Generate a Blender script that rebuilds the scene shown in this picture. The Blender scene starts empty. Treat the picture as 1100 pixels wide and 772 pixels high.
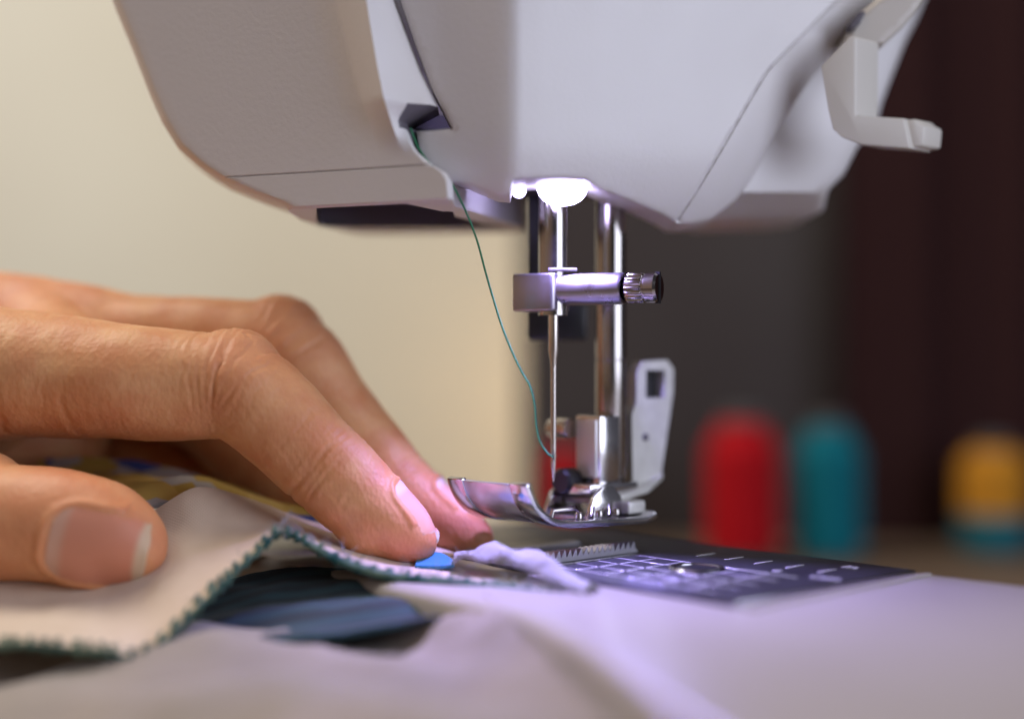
import bpy, bmesh, math, random
import numpy as np
from mathutils import Vector, Matrix
from mathutils.bvhtree import BVHTree
from mathutils.geometry import delaunay_2d_cdt
from mathutils import noise as mnoise

random.seed(7)
scene = bpy.context.scene
COL = scene.collection
MM = 0.001
F = 1500.0            # focal length in photo pixels
CAMZ = 39.0           # camera height over the sewing bed, mm


def P(px, py, d):
    """point d millimetres in front of the camera station, in the direction of a photo pixel"""
    return Vector(((px - 550) * d / F, d, CAMZ - (py - 386) * d / F))


TH = math.radians(42.5)
U = Vector((math.cos(TH), math.sin(TH), 0))       # front to back of the machine
W = Vector((math.sin(TH), -math.cos(TH), 0))      # towards the column of the machine
N0 = Vector((8.0, 273.0, 0))                      # foot of the needle on the bed


def M(u, w, z=0.0):
    return N0 + U * u + W * w + Vector((0, 0, z))


# ------------------------------------------------------------------ materials
def mat(name):
    m = bpy.data.materials.new(name)
    m.use_nodes = True
    nt = m.node_tree
    b = nt.nodes['Principled BSDF']
    return m, nt, b


def principled(name, col, rough=0.5, metal=0.0, bump=None, var=None, rvar=None, coat=0.0, spec=0.5):
    """bump = (scale, strength, distance mm), var = (scale, colour2, amount), rvar = (scale, lo, hi)"""
    m, nt, b = mat(name)
    b.inputs['Base Color'].default_value = (*col, 1)
    b.inputs['Roughness'].default_value = rough
    b.inputs['Metallic'].default_value = metal
    b.inputs['Coat Weight'].default_value = coat
    b.inputs['Specular IOR Level'].default_value = spec
    tc = nt.nodes.new('ShaderNodeTexCoord')
    if bump:
        n = nt.nodes.new('ShaderNodeTexNoise')
        n.inputs['Scale'].default_value = bump[0]
        n.inputs['Detail'].default_value = 4
        nt.links.new(tc.outputs['Object'], n.inputs['Vector'])
        bp = nt.nodes.new('ShaderNodeBump')
        bp.inputs['Strength'].default_value = bump[1]
        bp.inputs['Distance'].default_value = bump[2] * MM
        nt.links.new(n.outputs['Fac'], bp.inputs['Height'])
        nt.links.new(bp.outputs['Normal'], b.inputs['Normal'])
    if var:
        n = nt.nodes.new('ShaderNodeTexNoise')
        n.inputs['Scale'].default_value = var[0]
        n.inputs['Detail'].default_value = 5
        nt.links.new(tc.outputs['Object'], n.inputs['Vector'])
        r = nt.nodes.new('ShaderNodeMapRange')
        r.inputs['From Min'].default_value = 0.35
        r.inputs['From Max'].default_value = 0.65
        r.inputs['To Max'].default_value = var[2]
        nt.links.new(n.outputs['Fac'], r.inputs['Value'])
        mx = nt.nodes.new('ShaderNodeMix')
        mx.data_type = 'RGBA'
        mx.inputs['A'].default_value = (*col, 1)
        mx.inputs['B'].default_value = (*var[1], 1)
        nt.links.new(r.outputs['Result'], mx.inputs['Factor'])
        nt.links.new(mx.outputs['Result'], b.inputs['Base Color'])
    if rvar:
        n = nt.nodes.new('ShaderNodeTexNoise')
        n.inputs['Scale'].default_value = rvar[0]
        n.inputs['Detail'].default_value = 6
        nt.links.new(tc.outputs['Object'], n.inputs['Vector'])
        r = nt.nodes.new('ShaderNodeMapRange')
        r.inputs['From Min'].default_value = 0.3
        r.inputs['From Max'].default_value = 0.7
        r.inputs['To Min'].default_value = rvar[1]
        r.inputs['To Max'].default_value = rvar[2]
        nt.links.new(n.outputs['Fac'], r.inputs['Value'])
        nt.links.new(r.outputs['Result'], b.inputs['Roughness'])
    return m


def weave(name, col, col2, scale=1400, rough=0.9, bumpd=0.07, sheen=0.2, rot=0.6, nscale=160):
    """woven cloth: two crossed thread waves in object space"""
    m, nt, b = mat(name)
    b.inputs['Roughness'].default_value = rough
    b.inputs['Sheen Weight'].default_value = sheen
    tc = nt.nodes.new('ShaderNodeTexCoord')
    mp = nt.nodes.new('ShaderNodeMapping')
    mp.inputs['Rotation'].default_value = (0.2, 0.15, rot)
    nt.links.new(tc.outputs['Object'], mp.inputs['Vector'])
    hs = []
    for ax in ('X', 'Y'):
        w = nt.nodes.new('ShaderNodeTexWave')
        w.bands_direction = ax
        w.inputs['Scale'].default_value = scale / 2.2
        w.inputs['Distortion'].default_value = 1.5
        w.inputs['Detail'].default_value = 2
        nt.links.new(mp.outputs['Vector'], w.inputs['Vector'])
        hs.append(w)
    ad = nt.nodes.new('ShaderNodeMath')
    ad.operation = 'MULTIPLY'
    nt.links.new(hs[0].outputs['Fac'], ad.inputs[0])
    nt.links.new(hs[1].outputs['Fac'], ad.inputs[1])
    n = nt.nodes.new('ShaderNodeTexNoise')
    n.inputs['Scale'].default_value = nscale
    n.inputs['Detail'].default_value = 6
    nt.links.new(tc.outputs['Object'], n.inputs['Vector'])
    mx = nt.nodes.new('ShaderNodeMix')
    mx.data_type = 'RGBA'
    mx.inputs['A'].default_value = (*col, 1)
    mx.inputs['B'].default_value = (*col2, 1)
    nt.links.new(n.outputs['Fac'], mx.inputs['Factor'])
    nt.links.new(mx.outputs['Result'], b.inputs['Base Color'])
    bp = nt.nodes.new('ShaderNodeBump')
    bp.inputs['Distance'].default_value = bumpd * MM
    bp.inputs['Strength'].default_value = 0.8
    nt.links.new(ad.outputs[0], bp.inputs['Height'])
    nt.links.new(bp.outputs['Normal'], b.inputs['Normal'])
    return m


MAT = {}
MAT['white'] = principled('white_plastic', (.66, .64, .64), .38, bump=(1000, .6, .07), rvar=(60, .34, .44))
MAT['bed'] = principled('bed_plastic', (.42, .385, .36), .3, bump=(1500, .2, .04), var=(30, (.36, .325, .30), .5))
MAT['cream'] = principled('cream_plastic', (.56, .53, .48), .42, bump=(1600, .3, .05))
MAT['chassis'] = principled('chassis_and_shade_grey', (.10, .09, .11), .5, bump=(900, .3, .1))  # also paints the shade in the front cover's hollows
MAT['black'] = principled('black_plastic', (.012, .012, .014), .4, bump=(900, .2, .05))
MAT['chrome'] = principled('polished_steel', (.40, .37, .355), .2, 1.0, bump=(400, .05, .05), rvar=(90, .10, .24))
MAT['satin'] = principled('satin_steel', (.40, .375, .40), .3, 1.0, bump=(2500, .25, .02), rvar=(200, .25, .38))
MAT['foot'] = principled('foot_steel', (.66, .64, .66), .14, 1.0, bump=(700, .1, .03), rvar=(150, .10, .24))
MAT['sole'] = principled('brushed_sole', (.72, .70, .75), .33, 1.0, bump=(2500, .3, .02), rvar=(300, .28, .40))
MAT['needle'] = principled('needle_steel', (.62, .56, .52), .2, 1.0)
MAT['holder'] = principled('white_holder_steel', (.68, .67, .64), .36, .25, bump=(1200, .2, .05), var=(250, (.5, .48, .46), .5))
MAT['plate'] = principled('dark_plate_steel', (.105, .105, .125), .30, .75, bump=(1800, .25, .03), rvar=(120, .28, .45))
MAT['dog'] = principled('feed_steel', (.40, .38, .44), .42, .8, bump=(1500, .3, .04))
MAT['edge'] = principled('polished_plate_edge', (.45, .44, .48), .22, 1.0)
MAT['mark'] = principled('engraved_marking', (.85, .83, .88), .3, .2)
MAT['thread'] = principled('green_thread', (.02, .17, .075), .75, bump=(4000, .8, .1))
MAT['tealthread'] = principled('teal_stitch', (.012, .07, .065), .95, bump=(3000, .8, .15), var=(260, (.16, .24, .17), .9))
MAT['beige'] = weave('beige_cloth', (.58, .455, .34), (.68, .56, .44), 1500)
MAT['lining'] = weave('white_lining', (.22, .21, .23), (.38, .36, .39), 1500, sheen=.4)
MAT['pale'] = weave('pale_cloth', (.13, .115, .105), (.43, .365, .29), 900, bumpd=.08, nscale=24)
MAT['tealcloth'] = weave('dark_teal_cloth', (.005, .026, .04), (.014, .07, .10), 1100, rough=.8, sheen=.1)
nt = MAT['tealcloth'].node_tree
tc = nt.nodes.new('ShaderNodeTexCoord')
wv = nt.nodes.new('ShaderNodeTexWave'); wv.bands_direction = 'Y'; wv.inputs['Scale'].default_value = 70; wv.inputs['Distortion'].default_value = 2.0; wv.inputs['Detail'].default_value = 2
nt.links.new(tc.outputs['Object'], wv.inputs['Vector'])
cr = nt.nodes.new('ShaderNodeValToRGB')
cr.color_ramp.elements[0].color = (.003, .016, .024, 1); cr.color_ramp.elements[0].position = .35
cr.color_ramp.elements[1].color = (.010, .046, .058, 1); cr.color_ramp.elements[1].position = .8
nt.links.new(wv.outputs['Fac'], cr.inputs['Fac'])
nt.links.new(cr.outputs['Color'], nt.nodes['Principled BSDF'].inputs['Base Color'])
MAT['bluecloth'] = weave('bright_blue_cloth', (.006, .15, .33), (.02, .25, .46), 1600, rough=.7)
MAT['wall'] = principled('wall_paint', (.74, .72, .62), .9, bump=(60, .2, 1.0), var=(3, (.69, .66, .56), .8))
MAT['tan'] = principled('tan_board', (.74, .58, .43), .8, bump=(80, .2, .5), var=(8, (.66, .52, .39), .7))
MAT['lilac'] = weave('lilac_cloth', (.50, .45, .46), (.58, .53, .53), 300)
MAT['dark'] = principled('dark_furniture', (.046, .040, .039), .7, bump=(60, .3, 1), var=(5, (.034, .026, .026), 1.0), spec=.25)
MAT['maroon'] = principled('maroon_curtain', (.024, .009, .009), .9, bump=(700, .3, .2), spec=.1)
MAT['table'] = principled('brown_table', (.16, .11, .075), .45, bump=(90, .3, .4), var=(14, (.11, .075, .05), .8))
MAT['red'] = principled('red_thread', (.33, .003, .007), .8, bump=(1200, .6, .2), spec=.12)
MAT['teal'] = principled('teal_spool_thread', (.002, .11, .145), .8, bump=(1200, .6, .2), spec=.12)
MAT['yellow'] = principled('yellow_thread', (.42, .18, .015), .8, bump=(1200, .6, .2), spec=.12)
MAT['spoolcap'] = principled('grey_spool_plastic', (.05, .045, .045), .5)

# LED lens
m, nt, b = mat('lamp_glow')
em = nt.nodes.new('ShaderNodeEmission')
em.inputs['Color'].default_value = (.60, .53, 1.0, 1)
em.inputs['Strength'].default_value = 15
nt.links.new(em.outputs[0], nt.nodes['Material Output'].inputs['Surface'])
MAT['led'] = m

# printed cloth: patches of yellow, blue and off-white
m, nt, b = mat('printed_cloth')
tc = nt.nodes.new('ShaderNodeTexCoord')
vo = nt.nodes.new('ShaderNodeTexVoronoi')
vo.inputs['Scale'].default_value = 150
nt.links.new(tc.outputs['Object'], vo.inputs['Vector'])
sp = nt.nodes.new('ShaderNodeSeparateColor')
nt.links.new(vo.outputs['Color'], sp.inputs['Color'])
cr = nt.nodes.new('ShaderNodeValToRGB')
cr.color_ramp.interpolation = 'CONSTANT'
els = cr.color_ramp.elements
els[0].position = 0; els[0].color = (.42, .28, .05, 1)
els[1].position = .42; els[1].color = (.38, .35, .33, 1)
e = els.new(.68); e.color = (.04, .07, .26, 1)
e = els.new(.84); e.color = (.50, .34, .08, 1)
nt.links.new(sp.outputs['Red'], cr.inputs['Fac'])
nt.links.new(cr.outputs['Color'], b.inputs['Base Color'])
b.inputs['Roughness'].default_value = .9
MAT['print'] = m

# skin
m, nt, b = mat('skin')
tc = nt.nodes.new('ShaderNodeTexCoord')
at = nt.nodes.new('ShaderNodeAttribute'); at.attribute_name = 'pink'
n1 = nt.nodes.new('ShaderNodeTexNoise'); n1.inputs['Scale'].default_value = 130; n1.inputs['Detail'].default_value = 5
nt.links.new(tc.outputs['Object'], n1.inputs['Vector'])
mx1 = nt.nodes.new('ShaderNodeMix'); mx1.data_type = 'RGBA'
mx1.inputs['A'].default_value = (.67, .355, .165, 1)
mx1.inputs['B'].default_value = (.57, .245, .10, 1)
rg = nt.nodes.new('ShaderNodeMapRange'); rg.inputs['From Min'].default_value = .38; rg.inputs['From Max'].default_value = .66
nt.links.new(n1.outputs['Fac'], rg.inputs['Value'])
nt.links.new(rg.outputs['Result'], mx1.inputs['Factor'])
mx2 = nt.nodes.new('ShaderNodeMix'); mx2.data_type = 'RGBA'
mx2.inputs['B'].default_value = (.64, .235, .125, 1)
nt.links.new(mx1.outputs['Result'], mx2.inputs['A'])
nt.links.new(at.outputs['Fac'], mx2.inputs['Factor'])
n3 = nt.nodes.new('ShaderNodeTexNoise'); n3.inputs['Scale'].default_value = 48; n3.inputs['Detail'].default_value = 7; n3.inputs['Roughness'].default_value = .7
nt.links.new(tc.outputs['Object'], n3.inputs['Vector'])
rg3 = nt.nodes.new('ShaderNodeMapRange'); rg3.inputs['From Min'].default_value = .44; rg3.inputs['From Max'].default_value = .68; rg3.inputs['To Max'].default_value = .42
nt.links.new(n3.outputs['Fac'], rg3.inputs['Value'])
mx3 = nt.nodes.new('ShaderNodeMix'); mx3.data_type = 'RGBA'
mx3.inputs['B'].default_value = (.50, .175, .095, 1)
nt.links.new(mx2.outputs['Result'], mx3.inputs['A'])
nt.links.new(rg3.outputs['Result'], mx3.inputs['Factor'])
nt.links.new(mx3.outputs['Result'], b.inputs['Base Color'])
b.inputs['Subsurface Weight'].default_value = .22
b.inputs['Subsurface Radius'].default_value = (1.0, .35, .2)
b.inputs['Subsurface Scale'].default_value = .0028
b.inputs['Roughness'].default_value = .5
b.inputs['Specular IOR Level'].default_value = .34
vo = nt.nodes.new('ShaderNodeTexVoronoi'); vo.inputs['Scale'].default_value = 1300; vo.feature = 'F1'
mp = nt.nodes.new('ShaderNodeMapping'); mp.inputs['Scale'].default_value = (1.0, 1.0, .55); mp.inputs['Rotation'].default_value = (0, .6, 0)
nt.links.new(tc.outputs['Object'], mp.inputs['Vector'])
nt.links.new(mp.outputs['Vector'], vo.inputs['Vector'])
n2 = nt.nodes.new('ShaderNodeTexNoise'); n2.inputs['Scale'].default_value = 900; n2.inputs['Detail'].default_value = 5
mp2 = nt.nodes.new('ShaderNodeMapping'); mp2.inputs['Scale'].default_value = (.5, 1, 1.4); mp2.inputs['Rotation'].default_value = (0, -.5, 0)
nt.links.new(tc.outputs['Object'], mp2.inputs['Vector'])
nt.links.new(mp2.outputs['Vector'], n2.inputs['Vector'])
ad = nt.nodes.new('ShaderNodeMath'); ad.operation = 'ADD'
nt.links.new(vo.outputs['Distance'], ad.inputs[0])
nt.links.new(n2.outputs['Fac'], ad.inputs[1])
bp = nt.nodes.new('ShaderNodeBump'); bp.inputs['Distance'].default_value = .00016; bp.inputs['Strength'].default_value = .42
nt.links.new(ad.outputs[0], bp.inputs['Height'])
nt.links.new(bp.outputs['Normal'], b.inputs['Normal'])
MAT['skin'] = m

# nail: attribute 'tip' runs 0 (pink bed) to 1 (pale free edge)
m, nt, b = mat('nail')
at = nt.nodes.new('ShaderNodeAttribute'); at.attribute_name = 'pink'
cr = nt.nodes.new('ShaderNodeValToRGB')
els = cr.color_ramp.elements
els[0].position = 0; els[0].color = (.56, .33, .24, 1)
els[1].position = 1; els[1].color = (.58, .43, .29, 1)
for pos, c in ((.14, (.56, .32, .23, 1)), (.22, (.56, .235, .15, 1)), (.86, (.56, .22, .135, 1)), (.92, (.56, .40, .27, 1))):
    e = els.new(pos); e.color = c
nt.links.new(at.outputs['Fac'], cr.inputs['Fac'])
nt.links.new(cr.outputs['Color'], b.inputs['Base Color'])
b.inputs['Roughness'].default_value = .5
b.inputs['Specular IOR Level'].default_value = .3
b.inputs['Subsurface Weight'].default_value = .12
b.inputs['Subsurface Radius'].default_value = (1, .4, .3)
b.inputs['Subsurface Scale'].default_value = .001
tc = nt.nodes.new('ShaderNodeTexCoord')
n2 = nt.nodes.new('ShaderNodeTexNoise'); n2.inputs['Scale'].default_value = 500; n2.inputs['Detail'].default_value = 3
nt.links.new(tc.outputs['Object'], n2.inputs['Vector'])
bp = nt.nodes.new('ShaderNodeBump'); bp.inputs['Distance'].default_value = .0001; bp.inputs['Strength'].default_value = .3
nt.links.new(n2.outputs['Fac'], bp.inputs['Height'])
nt.links.new(bp.outputs['Normal'], b.inputs['Normal'])
MAT['nail'] = m


m2 = MAT['nail'].copy(); m2.name = 'lit_nail'  # finger nails: lamp reflection put into a paler, bluer colour
for nd_ in m2.node_tree.nodes:
    if nd_.type == 'VALTORGB':
        for e in nd_.color_ramp.elements:
            c_ = e.color; e.color = (min(1, c_[0] * 1.3), min(1, c_[1] * 1.65), min(1, c_[2] * 2.0), 1)
m2.node_tree.nodes['Principled BSDF'].inputs['Roughness'].default_value = .27
MAT['lit_nail'] = m2

# ------------------------------------------------------------------ object helpers
def root_pos(o):
    p = Vector((0, 0, 0))
    while o is not None:
        p += o.location
        o = o.parent
    return p


def make(name, geo, material, parent=None, sharp=35, origin=None, attr=None, mats=None, fmat=None):
    """geo = (verts in mm, faces) -> ONE mesh object"""
    verts, faces = geo
    me = bpy.data.meshes.new(name)
    if parent is not None:
        base = root_pos(parent)
    else:
        base = Vector(origin) * MM if origin is not None else Vector((0, 0, 0))
    me.from_pydata([(v[0] * MM - base.x, v[1] * MM - base.y, v[2] * MM - base.z) for v in verts], [], faces)
    bm = bmesh.new()
    bm.from_mesh(me)
    bmesh.ops.recalc_face_normals(bm, faces=bm.faces)
    bm.to_mesh(me)
    bm.free()
    o = bpy.data.objects.new(name, me)
    COL.objects.link(o)
    if parent is not None:
        o.parent = parent
    else:
        o.location = base
    for mm_ in (mats or [material]):
        me.materials.append(MAT[mm_] if isinstance(mm_, str) else mm_)
    if fmat is not None:
        for p_, k in zip(me.polygons, fmat):
            p_.material_index = k
    me.shade_smooth()
    if sharp is not None:
        me.set_sharp_from_angle(angle=math.radians(sharp))
    if attr is not None:
        a = me.attributes.new('pink', 'FLOAT', 'POINT')
        a.data.foreach_set('value', np.asarray(attr, dtype=np.float32))
    return o


def tag(o, label=None, cat=None, group=None, kind=None):
    if label: o['label'] = label
    if cat: o['category'] = cat
    if group: o['group'] = group
    if kind: o['kind'] = kind
    return o


def thing(name, loc_mm, label, cat, group=None):
    o = bpy.data.objects.new(name, None)
    COL.objects.link(o)
    o.location = Vector(loc_mm) * MM
    o.empty_display_size = .01
    return tag(o, label, cat, group)


def join(*geos):
    V, Fc = [], []
    for v, f in geos:
        k = len(V)
        V += list(v)
        Fc += [tuple(i + k for i in q) for q in f]
    return V, Fc


def loft(rings, cap0=True, cap1=True, closed=True):
    V, Fc = [], []
    n = len(rings[0])
    for r in rings:
        V += [Vector(p) for p in r]
    for i in range(len(rings) - 1):
        for j in range(n if closed else n - 1):
            a, b_ = i * n + j, i * n + (j + 1) % n
            Fc.append((a, b_, b_ + n, a + n))
    if cap0: Fc.append(tuple(reversed(range(n))))
    if cap1: Fc.append(tuple((len(rings) - 1) * n + j for j in range(n)))
    return V, Fc


def frame(t):
    t = t.normalized()
    a = Vector((0, 0, 1)) if abs(t.z) < .9 else Vector((1, 0, 0))
    x = t.cross(a).normalized()
    return x, t.cross(x).normalized()


def tube(pts, rad, n=16, caps=True):
    pts = [Vector(p) for p in pts]
    if not hasattr(rad, '__len__'): rad = [rad] * len(pts)
    rings = []
    x = None
    for i, p in enumerate(pts):
        t = (pts[min(i + 1, len(pts) - 1)] - pts[max(i - 1, 0)])
        if t.length < 1e-9: t = pts[-1] - pts[0]
        t.normalize()
        if x is None:
            x, y = frame(t)
        else:
            x = (x - t * x.dot(t)).normalized()
            y = t.cross(x)
        rings.append([p + (x * math.cos(2 * math.pi * k / n) + y * math.sin(2 * math.pi * k / n)) * rad[i] for k in range(n)])
    return loft(rings, caps, caps)


def smooth_path(pts, k=6):
    pts = [Vector(p) for p in pts]
    out = []
    for i in range(len(pts) - 1):
        p0, p1, p2, p3 = pts[max(i - 1, 0)], pts[i], pts[i + 1], pts[min(i + 2, len(pts) - 1)]
        for j in range(k):
            t = j / k
            out.append(.5 * (2 * p1 + (p2 - p0) * t + (2 * p0 - 5 * p1 + 4 * p2 - p3) * t * t + (3 * p1 - p0 - 3 * p2 + p3) * t ** 3))
    out.append(pts[-1])
    return out


def prism(outline, vec):
    a = [Vector(p) for p in outline]
    v = Vector(vec)
    return loft([a, [p + v for p in a]])


def bevel(geo, w, seg=2, ang=30):
    bm = bmesh.new()
    vs = [bm.verts.new(v) for v in geo[0]]
    for f in geo[1]:
        try: bm.faces.new([vs[i] for i in f])
        except ValueError: pass
    bmesh.ops.recalc_face_normals(bm, faces=bm.faces)
    ed = [e for e in bm.edges if len(e.link_faces) == 2 and e.calc_face_angle(0) > math.radians(ang)]
    bmesh.ops.bevel(bm, geom=ed, offset=w, segments=seg, affect='EDGES', profile=.5, clamp_overlap=True)
    bm.verts.index_update()
    out = [v.co.copy() for v in bm.verts], [tuple(v.index for v in f.verts) for f in bm.faces]
    bm.free()
    return out


def box(c, ax, ay, az, sx, sy, sz, bev=0, seg=2):
    """box centred at c with axes and full sizes"""
    c = Vector(c); ax = Vector(ax) * sx / 2; ay = Vector(ay) * sy / 2; az = Vector(az) * sz / 2
    lo = [c - ax - ay - az, c + ax - ay - az, c + ax + ay - az, c - ax + ay - az]
    g = loft([lo, [p + 2 * az for p in lo]])
    return bevel(g, bev, seg) if bev else g


Z = Vector((0, 0, 1))


def mbox(u0, u1, w0, w1, z0, z1, bev=0, seg=2):
    return box(M((u0 + u1) / 2, (w0 + w1) / 2, (z0 + z1) / 2), U, W, Z, u1 - u0, w1 - w0, z1 - z0, bev, seg)


def lathe(prof, c, axis=Z, n=40):
    """prof = [(r, h)] round axis through c"""
    c = Vector(c)
    x, y = frame(Vector(axis))
    ax = Vector(axis).normalized()
    rings = [[c + ax * h + (x * math.cos(2 * math.pi * k / n) + y * math.sin(2 * math.pi * k / n)) * max(r, .001) for k in range(n)] for r, h in prof]
    return loft(rings)


def lerp_tab(tab, x):
    xs = [t[0] for t in tab]
    return float(np.interp(x, xs, [t[1] for t in tab]))


def densify(poly, step):
    out = []
    for i, a in enumerate(poly):
        b_ = poly[(i + 1) % len(poly)]
        L = math.hypot(b_[0] - a[0], b_[1] - a[1])
        k = max(1, int(round(L / step)))
        out += [(a[0] + (b_[0] - a[0]) * t / k, a[1] + (b_[1] - a[1]) * t / k) for t in range(k)]
    return out


def inside(p, poly):
    x, y = p
    c = False
    j = len(poly) - 1
    for i in range(len(poly)):
        xi, yi = poly[i]; xj, yj = poly[j]
        if (yi > y) != (yj > y) and x < (xj - xi) * (y - yi) / (yj - yi) + xi: c = not c
        j = i
    return c


def shell(outline, dfun, depthfun, step=6, rpx=5, rmm=1.2, extra=()):
    """moulded panel: an outline with its own distance function, rounded rim and depth (walls run backwards)"""
    bd = densify(outline, step)
    A = np.array(outline); B = np.roll(A, -1, axis=0)

    def edist(p):
        p = np.array(p)
        d = B - A
        t = np.clip(((p - A) * d).sum(1) / np.maximum((d * d).sum(1), 1e-9), 0, 1)
        return float(np.sqrt((((A + d * t[:, None]) - p) ** 2).sum(1)).min())
    pts = list(bd)
    x0, y0 = A.min(0); x1, y1 = A.max(0)
    n = len(bd)
    for off in (rpx * .35, rpx):
        for i in range(n):
            a, c = bd[i - 1], bd[(i + 1) % n]
            tx, ty = c[0] - a[0], c[1] - a[1]
            L = math.hypot(tx, ty) or 1
            for s in (1, -1):
                q = (bd[i][0] - ty / L * off * s, bd[i][1] + tx / L * off * s)
                if inside(q, outline) and edist(q) > off * .9: pts.append(q)
    gx = x0 + step / 2
    while gx < x1:
        gy = y0 + step / 2
        while gy < y1:
            if inside((gx, gy), outline) and edist((gx, gy)) > rpx + step * .4 and not any(abs(gx - q[0]) < 5 and abs(gy - q[1]) < 5 for l_ in extra for q in l_): pts.append((gx, gy))
            gy += step
        gx += step
    ed_ = [(i, (i + 1) % n) for i in range(n)]
    for l_ in extra:
        prev = None
        for q in l_:
            if inside(q, outline) and edist(q) > 3:
                pts.append(q)
                if prev is not None: ed_.append((prev, len(pts) - 1))
                prev = len(pts) - 1
            else: prev = None
    r = delaunay_2d_cdt([Vector(p) for p in pts], ed_, [], 0, 1e-4)
    vs, _, fs = r[0], r[1], r[2]
    tri = [f for f in fs if inside(((vs[f[0]].x + vs[f[1]].x + vs[f[2]].x) / 3, (vs[f[0]].y + vs[f[1]].y + vs[f[2]].y) / 3), outline)]
    V = []
    for v in vs:
        e = edist((v.x, v.y))
        k = max(0., 1 - e / rpx)
        d = dfun(v.x, v.y) + rmm * (1 - math.sqrt(max(0, 1 - k * k)))
        V.append(P(v.x, v.y, d))
    nv = len(V)
    # boundary edges of the front
    cnt = {}
    for f in tri:
        for i in range(3):
            e = (f[i], f[(i + 1) % 3])
            k = (min(e), max(e))
            cnt[k] = None if k in cnt else e
    bde = [e for e in cnt.values() if e]
    idx = {}
    Fc = [tuple(f) for f in tri]
    for a, b_ in bde:
        for i in (a, b_):
            if i not in idx:
                idx[i] = len(V)
                V.append(V[i] + Vector((0, depthfun(vs[i].x, vs[i].y), 0)))
        Fc.append((b_, a, idx[a], idx[b_]))
    return V, Fc


# ------------------------------------------------------------------ the sewing machine
machine = thing('sewing_machine', M(0, 0, -46), 'white sewing machine with lit lamp over its needle and metal presser foot', 'sewing machine')


def dface(px):
    return lerp_tab([(60, 283), (120, 278), (335, 261), (485, 249), (600, 240)], px)


PL = [(65, 335), (66, 325), (67.5, 312), (69, 297), (71, 270), (74, 236), (77, 212), (81, 190), (86, 174), (92, 160), (100, 144), (110, 123), (125, 98)]
PR = [(67, 487), (71, 485), (72.5, 479), (74, 465), (77, 446), (81, 438), (82.5, 438), (85.2, 470), (86, 469), (92, 453), (100, 436), (110, 416), (125, 385)]
C1 = [(67, 420), (80, 400), (86, 386), (92, 376), (100, 364), (110, 350), (125, 330)]
C2 = [(67, 450), (74, 440), (80, 424), (86, 412), (92, 405), (100, 397), (110, 388), (125, 370)]
RID = [(67, 0), (77, 0), (82, .5), (86, 1), (125, 1)]


def front_slice(z, inset=0.):
    pl, pr, c1, c2 = (lerp_tab(t, z) for t in (PL, PR, C1, C2))
    c2 = min(c2, pr - 6); c1 = min(c1, c2 - 8)
    rg_ = lerp_tab(RID, z)
    cols = [0, .12, .4, .9, 1.7, 2.8, 4.2, 6, 8]
    pxs = [pl + c for c in cols]
    k0 = pxs[-1] + 8
    pxs += list(np.linspace(k0, c1, 9))
    pxs += list(np.linspace(c1, c2, 6))[1:]
    pxs += list(np.linspace(c2, pr, 8))[1:]
    pts = []
    for i, px in enumerate(pxs):
        e = px - pl
        d = dface(px)
        k = max(0., 1 - e / 8)
        d += 3.5 * (1 - math.sqrt(max(0, 1 - k * k)))
        if c1 < px <= c2: d -= 4.2 * rg_ * (px - c1) / (c2 - c1)
        if px > c2:
            t = (px - c2) / (pr - c2)
            d += rg_ * (-4.2 + 9 * t)
        if inset: d += inset
        if px > pr - 4: d += .35 * (px - pr + 4)
        pts.append((px, d))
    dr = pts[-1][1]
    pts += [(pr + .5, dr + 2), (pr + 2, dr + 9), (max(pr + 20, 520), 275), (562, 302), (562, 312), (470, 317), (400, 318), (pl + 70, 315), (pl + 34, dface(pl) + 33), (pl + 12, dface(pl) + 20), (pl + 2, dface(pl) + 7)]
    return [Vector(((px - 550) * d / F, d, z)) for px, d in pts]


zs = [125, 118, 110, 105, 100, 96, 92, 89, 87, 86, 85.3, 84.6, 83.8, 83, 82.2, 81, 79.5, 78, 76.5, 75, 74.25, 74.02, 73.98, 73.75, 72.5, 71, 70, 69, 68.2, 67.8]
rings = [front_slice(z, .45 if abs(z - 74) < .1 else 0) for z in zs]
bot = rings[-1]
# underside: rim, then the recess, its shade painted with dark grey faces
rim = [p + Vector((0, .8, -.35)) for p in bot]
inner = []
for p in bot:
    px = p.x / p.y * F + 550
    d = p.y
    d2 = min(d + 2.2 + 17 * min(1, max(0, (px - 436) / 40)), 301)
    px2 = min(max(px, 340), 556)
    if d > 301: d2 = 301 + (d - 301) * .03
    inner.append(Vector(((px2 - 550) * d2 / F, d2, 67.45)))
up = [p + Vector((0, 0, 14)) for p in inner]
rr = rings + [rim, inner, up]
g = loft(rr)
nf = len(bot)
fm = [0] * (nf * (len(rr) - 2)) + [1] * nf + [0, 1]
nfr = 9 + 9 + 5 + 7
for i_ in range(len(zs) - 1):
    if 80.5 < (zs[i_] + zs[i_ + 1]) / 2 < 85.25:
        for j_ in range(nfr - 5, nfr + 3): fm[i_ * nf + j_] = 1  # slot hollow: shade painted as dark grey faces
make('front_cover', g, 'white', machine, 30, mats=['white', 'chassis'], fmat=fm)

# throat-side cover
side_out = [(404, -70), (416, -36), (430, 0), (446, 47), (464, 96), (486, 138), (447, 141), (451, 160), (459, 175), (472, 187), (486, 196), (501, 197), (534, 211), (548, 212),
            (552, 194), (560, 193), (600, 192), (628, 193), (638, 200), (650, 206), (668, 213), (690, 222), (712, 232), (726, 241), (740, 241), (762, 237), (790, 216), (806, 195), (830, 150), (855, 109), (880, 74), (905, 44), (942, 5), (985, -35), (1020, -70)]
LA = [(-70, 985), (-36, 940), (0, 900), (11, 889), (76, 824), (120, 798), (164, 773), (207, 747), (231, 731), (245, 722)]


LAA = np.array([(x, y) for y, x in LA])


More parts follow.
